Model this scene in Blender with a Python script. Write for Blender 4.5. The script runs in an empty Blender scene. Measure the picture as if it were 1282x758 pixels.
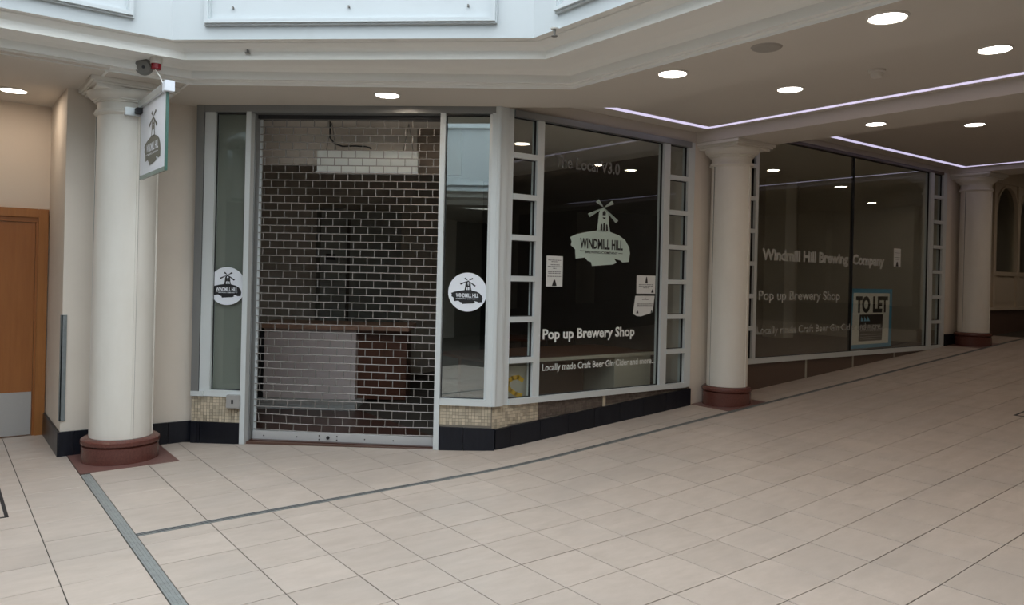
import bpy, bmesh, math, random
from mathutils import Vector, Matrix
random.seed(4)
scn = bpy.context.scene
COL = scn.collection
# ------------------------------------------------------------------ camera
cd = bpy.data.cameras.new('camera'); cam = bpy.data.objects.new('camera', cd); COL.objects.link(cam)
cd.sensor_width = 36.0; cd.lens = 968.0/1282*36; cd.shift_y = -(379-346)/1282
cam.location = (-4.077, -5.692, 1.59)
cam.rotation_euler = (Matrix.Rotation(-math.radians(36.887), 4, 'Z') @ Matrix.Rotation(math.pi/2, 4, 'X') @ Matrix.Rotation(0.0235, 4, 'Z')).to_euler()
cd.clip_start = .05; cd.clip_end = 200
scn.camera = cam
# ------------------------------------------------------------------ sky and exposure
w = bpy.data.worlds.new('world'); scn.world = w; w.use_nodes = True
bg = w.node_tree.nodes['Background']; bg.inputs[0].default_value = (.86, .93, 1.0, 1); bg.inputs[1].default_value = 3.2
scn.view_settings.view_transform = 'Standard'; scn.view_settings.look = 'None'
scn.view_settings.gamma = 1; scn.view_settings.use_curve_mapping = False
scn.view_settings.exposure = 0.58
pl = bpy.data.lights.new('skylight_portal', 'AREA'); pl.shape = 'RECTANGLE'; pl.size = 8.3; pl.size_y = 8.3; pl.energy = 1
po = bpy.data.objects.new('skylight_portal', pl); COL.objects.link(po); po.location = (-4.2, -3.15, 6.3)
pl.cycles.is_portal = True
# ------------------------------------------------------------------ materials
MATS = {}
def mat(name, col, rough=.6, metal=0, noise=0, nscale=8, bump=0, bscale=60, emit=0, ecol=None, rnd=0, stretch=(1,1,1), spec=.5, col2=None):
    if name in MATS: return MATS[name]
    m = bpy.data.materials.new(name); m.use_nodes = True; MATS[name] = m
    nt = m.node_tree; b = nt.nodes['Principled BSDF']
    b.inputs['Base Color'].default_value = (*col, 1); b.inputs['Roughness'].default_value = rough
    b.inputs['Metallic'].default_value = metal; b.inputs['Specular IOR Level'].default_value = spec
    if emit:
        b.inputs['Emission Color'].default_value = (*(ecol or col), 1); b.inputs['Emission Strength'].default_value = emit
    if noise or rnd or bump:
        tc = nt.nodes.new('ShaderNodeTexCoord'); mp = nt.nodes.new('ShaderNodeMapping'); mp.inputs['Scale'].default_value = stretch
        geo = nt.nodes.new('ShaderNodeNewGeometry')
        nt.links.new(geo.outputs['Position'], mp.inputs['Vector'])
        n = nt.nodes.new('ShaderNodeTexNoise'); n.inputs['Scale'].default_value = nscale; n.inputs['Detail'].default_value = 8; n.inputs['Roughness'].default_value = .65
        nt.links.new(mp.outputs[0], n.inputs['Vector'])
        mx = nt.nodes.new('ShaderNodeMix'); mx.data_type = 'RGBA'
        c2 = col2 or tuple(c*.6 for c in col)
        mx.inputs[6].default_value = (*col, 1); mx.inputs[7].default_value = (*c2, 1)
        r = nt.nodes.new('ShaderNodeMapRange'); r.inputs[1].default_value = .35; r.inputs[2].default_value = .75; r.inputs[3].default_value = 0; r.inputs[4].default_value = noise
        nt.links.new(n.outputs[0], r.inputs[0]); nt.links.new(r.outputs[0], mx.inputs[0])
        last = mx.outputs[2]
        if rnd:
            oi = nt.nodes.new('ShaderNodeObjectInfo')
            ad = nt.nodes.new('ShaderNodeMath'); ad.operation = 'ADD'
            nt.links.new(oi.outputs['Random'], ad.inputs[0]); nt.links.new(geo.outputs['Random Per Island'], ad.inputs[1])
            fr = nt.nodes.new('ShaderNodeMath'); fr.operation = 'FRACT'; nt.links.new(ad.outputs[0], fr.inputs[0])
            rr = nt.nodes.new('ShaderNodeMapRange'); rr.inputs[3].default_value = 1-rnd; rr.inputs[4].default_value = 1+rnd*.6
            nt.links.new(fr.outputs[0], rr.inputs[0])
            hs = nt.nodes.new('ShaderNodeHueSaturation'); nt.links.new(rr.outputs[0], hs.inputs['Value']); nt.links.new(last, hs.inputs['Color']); last = hs.outputs[0]
        nt.links.new(last, b.inputs['Base Color'])
        if bump:
            n2 = nt.nodes.new('ShaderNodeTexNoise'); n2.inputs['Scale'].default_value = bscale; n2.inputs['Detail'].default_value = 4
            nt.links.new(geo.outputs['Position'], n2.inputs['Vector'])
            bp = nt.nodes.new('ShaderNodeBump'); bp.inputs['Strength'].default_value = bump; bp.inputs['Distance'].default_value = .004
            nt.links.new(n2.outputs[0], bp.inputs['Height']); nt.links.new(bp.outputs[0], b.inputs['Normal'])
    return m
def glass(name, ior, tint=(.97,.985,.975)):
    m = bpy.data.materials.new(name); m.use_nodes = True; MATS[name] = m; nt = m.node_tree
    for n in list(nt.nodes): nt.nodes.remove(n)
    out = nt.nodes.new('ShaderNodeOutputMaterial'); mx = nt.nodes.new('ShaderNodeMixShader'); tr = nt.nodes.new('ShaderNodeBsdfTransparent'); gl = nt.nodes.new('ShaderNodeBsdfGlossy')
    f = nt.nodes.new('ShaderNodeFresnel'); ge = nt.nodes.new('ShaderNodeNewGeometry'); mr = nt.nodes.new('ShaderNodeMapRange')
    mr.inputs[3].default_value = ior; mr.inputs[4].default_value = 1/ior; nt.links.new(ge.outputs['Backfacing'], mr.inputs[0]); nt.links.new(mr.outputs[0], f.inputs[0])
    gl.inputs['Roughness'].default_value = .0; tr.inputs[0].default_value = (*tint, 1)
    gl.inputs[0].default_value = (.95, 1, .98, 1)
    nt.links.new(f.outputs[0], mx.inputs[0]); nt.links.new(tr.outputs[0], mx.inputs[1]); nt.links.new(gl.outputs[0], mx.inputs[2]); nt.links.new(mx.outputs[0], out.inputs[0])
    return m
M_wall = mat('cream_paint', (.72,.65,.56), .7, noise=.12, nscale=3, bump=.05)
M_white = mat('white_plaster', (.80,.79,.75), .6, noise=.05, nscale=3)
M_up = mat('atrium_white_paint', (.57,.61,.62), .6, noise=.04, nscale=2)
M_ceil = mat('ceiling_paint', (.62,.57,.50), .8, noise=.06, nscale=1.5)
M_corn = mat('cornice_paint', (.86,.85,.80), .65, noise=.05, nscale=2)
M_colm = mat('column_paint', (.77,.74,.67), .5, noise=.22, nscale=7, stretch=(1,1,.4), col2=(.60,.55,.46))
M_tile = mat('beige_floor_tile', (.53,.45,.385), .42, noise=.7, nscale=5, stretch=(1.1,2.6,1), rnd=.045, col2=(.42,.355,.295), bump=.04, bscale=90)
nt = M_tile.node_tree; b_ = nt.nodes['Principled BSDF']; src = b_.inputs['Base Color'].links[0].from_socket
g_ = nt.nodes.new('ShaderNodeNewGeometry'); nz = nt.nodes.new('ShaderNodeTexNoise'); nz.inputs['Scale'].default_value = .75; nz.inputs['Detail'].default_value = 6; nz.inputs['Distortion'].default_value = 1.2
nt.links.new(g_.outputs['Position'], nz.inputs['Vector'])
r_ = nt.nodes.new('ShaderNodeMapRange'); r_.inputs[1].default_value = .45; r_.inputs[2].default_value = .7; r_.inputs[4].default_value = .55
nt.links.new(nz.outputs[0], r_.inputs[0]); mx_ = nt.nodes.new('ShaderNodeMix'); mx_.data_type = 'RGBA'; mx_.inputs[7].default_value = (.41,.36,.315,1)
nt.links.new(r_.outputs[0], mx_.inputs[0]); nt.links.new(src, mx_.inputs[6]); nt.links.new(mx_.outputs[2], b_.inputs['Base Color'])
nz2 = nt.nodes.new('ShaderNodeTexNoise'); nz2.inputs['Scale'].default_value = 2.2; nz2.inputs['Detail'].default_value = 7
mp_ = nt.nodes.new('ShaderNodeMapping'); mp_.inputs['Rotation'].default_value = (0,0,.5); mp_.inputs['Scale'].default_value = (.5,3,1); nt.links.new(g_.outputs['Position'], mp_.inputs[0]); nt.links.new(mp_.outputs[0], nz2.inputs['Vector'])
r2 = nt.nodes.new('ShaderNodeMapRange'); r2.inputs[1].default_value = .3; r2.inputs[2].default_value = .75; r2.inputs[3].default_value = .30; r2.inputs[4].default_value = .58
nt.links.new(nz2.outputs[0], r2.inputs[0]); nt.links.new(r2.outputs[0], b_.inputs['Roughness'])
M_grout = mat('dark_grout', (.07,.06,.05), .9)
M_strip = mat('expansion_metal', (.34,.36,.35), .55, metal=.35, noise=.6, nscale=20, col2=(.18,.18,.17))
M_gran = mat('red_granite', (.145,.052,.040), .25, noise=.8, nscale=70, col2=(.08,.028,.022))
M_plate = mat('red_granite_slab', (.20,.105,.09), .35, noise=.7, nscale=50, col2=(.13,.06,.05))
M_black = mat('black_glazed_tile', (.008,.009,.014), .3, spec=.3, noise=.5, nscale=25, rnd=.25, col2=(.02,.023,.03), stretch=(1,1,.2))
M_mos = mat('cream_mosaic_tile', (.55,.47,.35), .4, rnd=.3, noise=.2, nscale=9)
M_mosb = mat('brown_mosaic_tile', (.14,.11,.09), .4, rnd=.3, noise=.2, nscale=9)
M_mgr = mat('mosaic_grout', (.24,.21,.17), .9)
M_stone = mat('brown_stone_panel', (.12,.08,.058), .35, noise=.6, nscale=60, col2=(.075,.05,.037))
M_al = mat('painted_aluminium', (.66,.70,.70), .38, metal=.1)
M_ald = mat('anodised_grey_frame', (.30,.31,.31), .35, metal=.5)
M_gask = mat('black_gasket', (.02,.02,.022), .6)
M_steel = mat('galvanised_steel', (.27,.255,.235), .45, metal=.4)
M_bar = mat('shutter_bottom_bar', (.62,.63,.63), .35, metal=.4)
M_wood = mat('orange_oak_veneer', (.36,.135,.035), .4, noise=.6, nscale=3.5, stretch=(9,9,.6), col2=(.24,.08,.018))
M_wood2 = mat('orange_oak_frame', (.40,.165,.045), .4, noise=.6, nscale=4, stretch=(9,9,.7), col2=(.27,.10,.024))
M_kick = mat('brushed_steel_plate', (.50,.50,.49), .35, metal=.5)
M_lite = mat('downlight_diffuser', (1,1,1), .5, emit=9, ecol=(1,.95,.88))
M_trim = mat('downlight_trim', (.70,.66,.60), .5)
M_led = mat('led_strip_glow', (.9,.88,1), .5, emit=.78, ecol=(.53,.49,.70))
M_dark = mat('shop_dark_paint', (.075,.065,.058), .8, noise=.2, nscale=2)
M_shopc = mat('shop_ceiling_paint', (.75,.70,.63), .85)
M_shopf = mat('dark_wood_floor', (.075,.032,.022), .35, noise=.5, nscale=6, stretch=(1,8,1), col2=(.04,.018,.013))
M_pgrey = mat('pale_grey_panel', (.22,.23,.21), .6)
M_board = mat('grey_green_board', (.19,.20,.175), .7, noise=.15, nscale=2)
M_pink = mat('pale_counter_front', (.78,.69,.67), .6, noise=.1, nscale=3)
M_ctop = mat('counter_timber', (.45,.27,.19), .4, noise=.5, nscale=6, stretch=(1,5,1))
M_brn = mat('brown_bench_top', (.13,.05,.028), .35, noise=.5, nscale=6, stretch=(4,1,1))
M_cream = mat('cream_board', (.42,.41,.34), .6)
M_yel = mat('yellow_paint', (.75,.45,.02), .5)
M_paper = mat('white_paper', (.72,.74,.72), .6)
M_ink = mat('black_ink', (.012,.012,.014), .5)
M_inkg = mat('grey_ink', (.16,.16,.16), .6)
M_stk = mat('white_vinyl', (.82,.85,.90), .45)
M_vin = mat('frosted_vinyl_lettering', (.78,.81,.78), .5)
M_vmint = mat('mint_vinyl_logo', (.52,.64,.58), .5)
M_vdim = mat('faded_vinyl_lettering', (.17,.17,.16), .6)
M_olive = mat('olive_print', (.13,.13,.10), .5)
M_gedge = mat('green_glass_edge', (.07,.15,.12), .2)
M_blue = mat('blue_board_border', (.08,.34,.55), .5)
M_lblue = mat('pale_blue_print', (.25,.55,.75), .5)
M_fix = mat('light_box_cover', (.72,.78,.74), .4)
M_red = mat('red_beacon_lens', (.22,.006,.012), .2)
M_gry = mat('grey_plastic', (.20,.19,.17), .5)
M_cab = mat('black_cable', (.01,.01,.01), .6)
M_chair = mat('dark_stained_wood', (.02,.015,.012), .4)
M_chrome = mat('bright_bracket_metal', (.75,.77,.77), .25, metal=.6)
M_opp = mat('opposite_shop_dark', (.05,.047,.043), .6)
M_guard = mat('grey_corner_guard', (.20,.22,.22), .6, noise=.5, nscale=30)
M_rec = mat('warm_recess_paint', (.75,.66,.56), .7, noise=.06, nscale=3)
M_join = mat('cream_joinery', (.60,.52,.40), .5)
G_main = glass('shop_glass', 1.55)
G_far = glass('far_shop_glass', 1.8)
G_clear = glass('side_panel_glass', 1.35)
G_side = glass('reflective_side_glass', 2.7, (.8,.85,.85))
# ------------------------------------------------------------------ geometry helpers
def H(t):
    x = (t+.1)/.15
    sp = (x if x > 30 else math.log1p(math.exp(x)))*.15
    y = .0165*t + .056*sp
    if t > 10: y -= .0265*(t-10)
    return y
class MB:
    def __init__(s): s.v = []; s.f = []
    def poly(s, pts):
        b = len(s.v); s.v += [tuple(p) for p in pts]; s.f.append(list(range(b, b+len(pts))))
    def add(s, vs, fs):
        b = len(s.v); s.v += [tuple(p) for p in vs]; s.f += [[b+i for i in f] for f in fs]
    def box(s, a, b, F=None):
        x0,y0,z0 = [min(p,q) for p,q in zip(a,b)]; x1,y1,z1 = [max(p,q) for p,q in zip(a,b)]
        vs = [(x0,y0,z0),(x1,y0,z0),(x1,y1,z0),(x0,y1,z0),(x0,y0,z1),(x1,y0,z1),(x1,y1,z1),(x0,y1,z1)]
        if F: vs = [F(*p) for p in vs]
        s.add(vs, [(0,3,2,1),(4,5,6,7),(0,1,5,4),(1,2,6,5),(2,3,7,6),(3,0,4,7)]); return s
    def prism(s, pts, z0, z1, F=None):     # pts: xy polygon
        n = len(pts); vs = [(p[0],p[1],z0) for p in pts]+[(p[0],p[1],z1) for p in pts]
        if F: vs = [F(*p) for p in vs]
        s.add(vs, [list(range(n))[::-1], [n+i for i in range(n)]]+[(i,(i+1)%n,n+(i+1)%n,n+i) for i in range(n)]); return s
    def slab(s, pts3, d):                   # polygon in space extruded by vector d
        n = len(pts3); d = Vector(d); vs = [Vector(p) for p in pts3]; vs = vs+[p+d for p in vs]
        s.add(vs, [list(range(n))[::-1], [n+i for i in range(n)]]+[(i,(i+1)%n,n+(i+1)%n,n+i) for i in range(n)]); return s
    def lathe(s, c, prof, seg=48, cap=True):
        b = len(s.v)
        for r,z in prof:
            for k in range(seg):
                a = 2*math.pi*k/seg; s.v.append((c[0]+r*math.cos(a), c[1]+r*math.sin(a), c[2]+z))
        for i in range(len(prof)-1):
            for k in range(seg):
                s.f.append([b+i*seg+k, b+i*seg+(k+1)%seg, b+(i+1)*seg+(k+1)%seg, b+(i+1)*seg+k])
        if cap:
            s.f.append([b+k for k in range(seg)][::-1]); s.f.append([b+(len(prof)-1)*seg+k for k in range(seg)])
        return s
    def tube(s, pts, r, seg=8):
        pts = [Vector(p) for p in pts]; b = len(s.v)
        for i,p in enumerate(pts):
            d = (pts[min(i+1,len(pts)-1)]-pts[max(i-1,0)]).normalized()
            u = d.cross(Vector((0,0,1)));  u = u.normalized() if u.length > 1e-3 else Vector((1,0,0)); q = d.cross(u)
            for k in range(seg):
                a = 2*math.pi*k/seg; s.v.append(tuple(p+u*r*math.cos(a)+q*r*math.sin(a)))
        for i in range(len(pts)-1):
            for k in range(seg): s.f.append([b+i*seg+k, b+i*seg+(k+1)%seg, b+(i+1)*seg+(k+1)%seg, b+(i+1)*seg+k])
        s.f.append([b+k for k in range(seg)][::-1]); s.f.append([b+(len(pts)-1)*seg+k for k in range(seg)])
        return s
    def build(s, name, m, parent=None, origin=None, smooth=False, bevel=0, kind=None):
        me = bpy.data.meshes.new(name)
        vs = [Vector(p) for p in s.v]
        if parent is not None: o0 = wloc(parent)
        if origin is None:
            lo = [min(p[i] for p in vs) for i in range(3)]; hi = [max(p[i] for p in vs) for i in range(3)]
            origin = Vector(((lo[0]+hi[0])/2, (lo[1]+hi[1])/2, lo[2]))
        origin = Vector(origin)
        me.from_pydata([tuple(p-origin) for p in vs], [], s.f); me.update()
        bm = bmesh.new(); bm.from_mesh(me); bmesh.ops.recalc_face_normals(bm, faces=bm.faces)
        if bevel: bmesh.ops.bevel(bm, geom=bm.edges[:], offset=bevel, segments=2, affect='EDGES', clamp_overlap=True)
        bm.to_mesh(me); bm.free()
        me.materials.append(m)
        if smooth:
            for p in me.polygons: p.use_smooth = True
            me.set_sharp_from_angle(angle=math.radians(35))
        o = bpy.data.objects.new(name, me); COL.objects.link(o)
        if parent is not None: o.parent = parent; o.location = origin-o0
        else: o.location = origin
        if kind: o['kind'] = kind
        return o
def wloc(o):
    p = Vector(o.location)
    while o.parent: o = o.parent; p += Vector(o.location)
    return p
def tag(o, label=None, cat=None, group=None, kind=None):
    if label: o['label'] = label
    if cat: o['category'] = cat
    if group: o['group'] = group
    if kind: o['kind'] = kind
    return o
def thing(name, loc, label=None, cat=None, group=None, kind=None):
    o = bpy.data.objects.new(name, None); COL.objects.link(o); o.location = loc; o.empty_display_size = .1
    return tag(o, label, cat, group, kind)
def struct(name, mb, m, **k): o = mb.build(name, m, **k); o['kind'] = 'structure'; return o
# front (chamfer) wall frame: s leftwards from the window corner, m towards the viewer, z up
FD = Vector((-.7486, .6631, 0)); FN = Vector((-.6631, -.7486, 0))
def FW(s, m, z): return tuple(FD*s + FN*m + Vector((0,0,z)))
def WW(s, m, z): return (s, -m, z)      # long shop wall: s along +X, m towards the viewer
# text as mesh on a plane given by P(x, up, out)
def text_mb(body, x0, x1, z0, zh, P, out=.003, bold=0.0, align_h=True, lean=0):
    cu = bpy.data.curves.new('t', 'FONT'); cu.body = body; cu.size = 1; cu.offset = bold; cu.resolution_u = 3; cu.shear = lean
    ob = bpy.data.objects.new('t', cu); COL.objects.link(ob)
    dg = bpy.context.evaluated_depsgraph_get(); me = bpy.data.meshes.new_from_object(ob.evaluated_get(dg))
    bpy.data.objects.remove(ob)
    xs = [v.co.x for v in me.vertices]; a, b = min(xs), max(xs)
    k = zh/.72   # cap height of the built in font is about .72
    mb = MB(); mb.v = [P(x0+(v.co.x-a)/(b-a)*(x1-x0), v.co.y*k+z0, out) for v in me.vertices]
    mb.f = [list(p.vertices) for p in me.polygons]
    bpy.data.meshes.remove(me); bpy.data.curves.remove(cu)
    return mb
def flat(polys, P, out=.002, th=.001):
    mb = MB()
    for pg in polys:
        a = P(pg[0][0], pg[0][1], out); b = P(pg[0][0], pg[0][1], out+th)
        d = Vector(b)-Vector(a); mb.slab([P(x, y, out) for x, y in pg], d)
    return mb
# windmill emblem, coordinates in source pixels of the emblem drawing -> unit (width 1)
BLOB = [(105,430),(160,400),(250,375),(335,357),(395,352),(455,360),(540,385),(600,425),(640,490),(650,545),(640,625),(580,632),(560,615),(500,600),(525,635),(490,655),(390,665),(300,675),(290,640),(260,630),(235,602),(155,615),(150,560),(150,535),(110,500),(118,470)]
TOWER = [(335,362),(345,290),(352,200),(365,165),(395,145),(425,165),(440,200),(445,290),(458,362)]
def sail(a, b, w):
    d = Vector((b[0]-a[0], b[1]-a[1])); n = Vector((-d.y, d.x)).normalized()*w
    s0 = Vector(a)+d*.22
    return [(s0.x-n.x*.35, s0.y-n.y*.35), (b[0]-n.x, b[1]-n.y), (b[0]+n.x, b[1]+n.y), (s0.x+n.x*.35, s0.y+n.y*.35)]
HUB = (395,145)
SAILS = [sail(HUB, e, 17) for e in ((335,88),(478,90),(262,226),(520,264))]
CROSS = [sail((HUB[0]-(e[0]-HUB[0])*.35, HUB[1]-(e[1]-HUB[1])*.35), e, 4) for e in ((335,88),(478,90),(262,226),(520,264))]
SLOTS = [[(368,352),(370,300),(378,290),(385,300),(385,352)], [(393,352),(393,290),(401,280),(410,290),(410,352)], [(420,352),(418,300),(425,292),(432,300),(438,352)], [(385,215),(385,185),(400,172),(415,190),(412,215)], [(385,232),(415,232),(408,248),(394,248)]]
def emblem(parent, P, cx, cz, wd, ht, body, text, bodyname='emblem_print'):
    kx = wd/545; kz = ht/595
    Q = lambda pg: [(cx+(x-378)*kx, cz-(y-378)*kz) for x, y in pg]
    flat([Q(BLOB), Q(TOWER)]+[Q(s) for s in SAILS+CROSS], P, .0015, .001).build(bodyname, body, parent)
    flat([Q(s) for s in SLOTS], P, .003, .0006).build('tower_openings', text, parent)
    zt = cz-(518-378)*kz
    text_mb('WINDMILL HILL', cx-188*kx, cx+202*kx, zt, 88*kz, P, .0035, .03).build('emblem_wording', text, parent)
    text_mb('BREWING COMPANY', cx-140*kx, cx+155*kx, cz-(562-378)*kz, 22*kz, P, .0035, .02).build('emblem_small_wording', text, parent)
    flat([Q([(190,541),(232,541),(232,546),(190,546)]), Q([(540,549),(580,549),(580,554),(540,554)])], P, .003, .0006).build('emblem_dashes', text, parent)

# ------------------------------------------------------------------ floor
fb = MB()
ts = [-13+.5*i for i in range(62)]
ts = sorted(set([t for t in ts if not -.6 < t < .8]+[-.6+.1*i for i in range(15)]))
for i in range(len(ts)-1):
    a, b = ts[i], ts[i+1]
    za, zb = H(a)-.004, H(b)-.004
    fb.add([(a,-13,za),(b,-13,zb),(b,4.6,zb),(a,4.6,za)], [(0,1,2,3)])
floor = struct('floor', fb, M_grout, origin=(0,0,0))
def clip(poly, nx, ny, c):   # keep nx*x+ny*y <= c
    out = []
    for i in range(len(poly)):
        p, q = poly[i], poly[(i+1) % len(poly)]
        dp = nx*p[0]+ny*p[1]-c; dq = nx*q[0]+ny*q[1]-c
        if dp <= 0: out.append(p)
        if dp*dq < 0:
            k = dp/(dp-dq); out.append((p[0]+(q[0]-p[0])*k, p[1]+(q[1]-p[1])*k))
    return out
def tile_poly(t0, t1, n0, n1):
    g = .0028
    p = [(t0+g,n0+g),(t1-g,n0+g),(t1-g,n1-g),(t0+g,n1-g)]
    full = True; c = (t0+t1)/2
    q = p
    if abs(c) < .05 and n1 < .03: pass
    elif c > 0: q = clip(q, 0, 1, 0)
    elif c > -2.1: q = clip(q, .6631, .7486, 0); q = clip(q, 0, 1, 1.94)
    elif c > -3.17: q = clip(q, 0, 1, 1.94)
    else: q = clip(q, 0, 1, 3.05)
    full = len(q) == 4 and all(abs(a[0]-b[0])+abs(a[1]-b[1]) < 1e-6 for a, b in zip(p, q))
    return q, full
cells = []
def grid(tj, nj):
    for i in range(len(tj)-1):
        for j in range(len(nj)-1):
            q, full = tile_poly(tj[i], tj[i+1], nj[j], nj[j+1])
            if len(q) >= 3: cells.append((q, full, (tj[i]+tj[i+1])/2, (nj[j]+nj[j+1])/2, tj[i+1]-tj[i], nj[j+1]-nj[j]))
tjA = [-3.045]+[.2+.402*k for k in range(-7, 0)]+[.2+.4*k for k in range(0, 27)]
njA = [-.756-.3827*k for k in range(13, -1, -1)]+[-.575]
grid(tjA, njA)
grid([t for t in tjA if t < -.5], [-.515, .03, .412, .794, 1.176, 1.558, 1.94])
grid([t for t in tjA if t > -.7], [-.515, -.368, .012, .394, .776])
njL = [-1.144-.389*k for k in range(9, 0, -1)]+[-1.144+.389*k for k in range(0, 12)]
grid([-3.515, -3.115], njL)
grid([-3.515-.4*k for k in range(6, -1, -1)], [n+.0 for n in njL])
cp = Vector((-4.077, -5.692)); hd = Vector((.6002, .7998))
def visible(c):
    d = Vector((c[2], c[3]))-cp; y = d.dot(hd); x = d.x*hd.y-d.y*hd.x
    return y > 3.2 and abs(x) < y*.70+.4
vis = [c for c in cells if visible(c)]
vis.sort(key=lambda c: (Vector((c[2], c[3]))-cp).length)
M_t0 = {}
def tmesh(w_, h_):
    k = (round(w_,3), round(h_,3))
    if k not in M_t0:
        me = bpy.data.meshes.new('tile'); bm = bmesh.new()
        bmesh.ops.create_cube(bm, size=1, matrix=Matrix.Diagonal((w_-.0056, h_-.0056, .008, 1)))
        bmesh.ops.bevel(bm, geom=[e for e in bm.edges if all(v.co.z > 0 for v in e.verts)], offset=.001, segments=1, affect='EDGES')
        bm.to_mesh(me); bm.free(); me.materials.append(M_tile); M_t0[k] = me
    return M_t0[k]
nind = 0; rest = MB()
for c in vis:
    q, full, tc, nc, w_, h_ = c
    if nind < 300:
        nind += 1
        if full:
            o = bpy.data.objects.new('tile', tmesh(w_, h_)); COL.objects.link(o); o.parent = floor
            o.location = (tc, nc, (H(tc-w_/2)+H(tc+w_/2))/2-.004+random.uniform(-.0006,.0006))
            o.rotation_euler = (0, -math.atan((H(tc+w_/2)-H(tc-w_/2))/w_), 0)
        else:
            m_ = MB(); zb = lambda p: H(p[0])-.008
            m_.slab([(p[0], p[1], zb(p)) for p in q], (0,0,.008)); m_.build('tile', M_tile, floor)
    else: rest.slab([(p[0], p[1], H(p[0])-.008) for p in q], (0,0,.008))
for c in cells:
    if not visible(c): rest.slab([(p[0], p[1], H(p[0])-.008) for p in c[0]], (0,0,.008))
rest.build('tile', M_tile, floor, kind='stuff')
# expansion joints: a metal cover with ribs, between rubber seals
ex = thing('trim_1', (-3.08, -1.5, H(-3.08)), kind='structure')
MB().box((-3.112,-6.5,-.055),(-3.048,1.16,-.0495)).build('cover_strip', M_strip, ex)
for x in (-3.098, -3.08, -3.062): MB().box((x-.003,-6.5,-.0495),(x+.003,1.16,-.0475)).build('rib', M_strip, ex)
ex2 = thing('trim_2', (-3, -.545, H(-3)), kind='structure')
def along(n0, n1, t0, t1, dz0, dz1):
    m_ = MB(); tt = [t0]+[t for t in ts if t0 < t < t1]+[t1]
    for i in range(len(tt)-1):
        a, b = tt[i], tt[i+1]
        m_.add([(a,n0,H(a)+dz0),(b,n0,H(b)+dz0),(b,n1,H(b)+dz0),(a,n1,H(a)+dz0),(a,n0,H(a)+dz1),(b,n0,H(b)+dz1),(b,n1,H(b)+dz1),(a,n1,H(a)+dz1)],
               [(0,3,2,1),(4,5,6,7),(0,1,5,4),(2,3,7,6)])
    return m_
along(-.572,-.518,-3.045,11,-.006,.001).build('cover_strip', M_strip, ex2)
for n in (-.556,-.534): along(n-.003,n+.003,-3.045,11,.001,.003).build('rib', M_gask, ex2)
# access cover frames let into the floor
def cover(t0, t1, n0, n1, label):
    r = thing('access_cover', ((t0+t1)/2, (n0+n1)/2, H((t0+t1)/2)), label, 'floor cover')
    wd = .022
    F = lambda x, y, z: (x, y, H(x)+z)
    for a, b in (((t0,n0),(t1,n0+wd)), ((t0,n1-wd),(t1,n1)), ((t0,n0),(t0+wd,n1)), ((t1-wd,n0),(t1,n1))):
        MB().box((a[0],a[1],-.002),(b[0],b[1],.0025), F).build('edge_frame', M_gask, r)
    MB().box((t0+wd,n0+wd,-.002),(t1-wd,n1-wd,.001), F).build('tiled_infill', M_tile, r)
cover(-4.55,-3.645,.29,1.165,'thin dark metal framed access cover in floor near timber door')
cover(4.49,5.4,-3.46,-2.575,'thin dark metal framed access cover in floor at far right of ramp')

# ------------------------------------------------------------------ walls of the mall
# stub wall behind the first column with its return into the door recess
struct('wall_left', MB().prism([(-3.17,1.95),(-2.08,1.95),(-2.08,1.88),(-1.95,3.6),(-3.17,3.6)], -.3, 3.4), M_wall)
struct('wall_back', MB().box((-12,3.05,-.3),(-3.17,3.2,3.4)), M_rec)
gd = MB().box((-3.178,1.938,.25),(-3.135,1.952,1.165)).box((-3.182,1.938,.25),(-3.168,1.98,1.165)).build('corner_guard', M_guard)
tag(gd, 'worn grey strip guarding the white wall corner left of column', 'corner guard')
# baseboards of black glazed tiles
def tiles_line(root, P, s0, s1, joints, zb, zt, th=.02, m=M_black):
    js = [s0]+[j for j in joints if s0 < j < s1]+[s1]
    for a, b in zip(js[:-1], js[1:]):
        g = .0022; q = MB()
        a2, b2 = a+g, b-g
        vs = [P(a2,0,zb(a2)),P(b2,0,zb(b2)),P(b2,0,zt(b2)),P(a2,0,zt(a2)),P(a2,th,zb(a2)),P(b2,th,zb(b2)),P(b2,th,zt(b2)),P(a2,th,zt(a2))]
        q.add(vs, [(0,1,2,3),(4,5,6,7),(0,1,5,4),(2,3,7,6),(0,3,7,4),(1,2,6,5)]); q.build('plinth_tile', m, root)
bl = struct('baseboard_left', MB().box((-3.17,1.948,-.1),(-2.08,1.938,.158)), M_grout)
tiles_line(bl, lambda s,m,z: (s,1.938-m,z), -3.185, -2.09, [-3.07,-2.80,-2.50,-2.30], lambda s: H(s), lambda s: .16)
bs = struct('baseboard_recess', MB().box((-3.17,1.94,-.1),(-3.182,3.05,.158)), M_grout)
tiles_line(bs, lambda s,m,z: (-3.182-m,s,z), 1.92, 3.05, [2.2,2.5,2.8], lambda s: -.053, lambda s: .155, .01)
# walls between and beside the shop windows
struct('wall_pier', MB().box((2.70,0,-.2),(3.42,.35,3.3)), M_wall)
struct('wall_far_pier', MB().box((8.77,0,-.2),(9.6,.35,3.9)), M_wall)
bb = struct('baseboard_far', MB().box((8.79,-.002,.4),(9.6,-.02,H(9)+.17)), M_black)
struct('wall_step', MB().box((9.6,0,-.2),(10.25,.35,3.9)), M_join)
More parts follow.
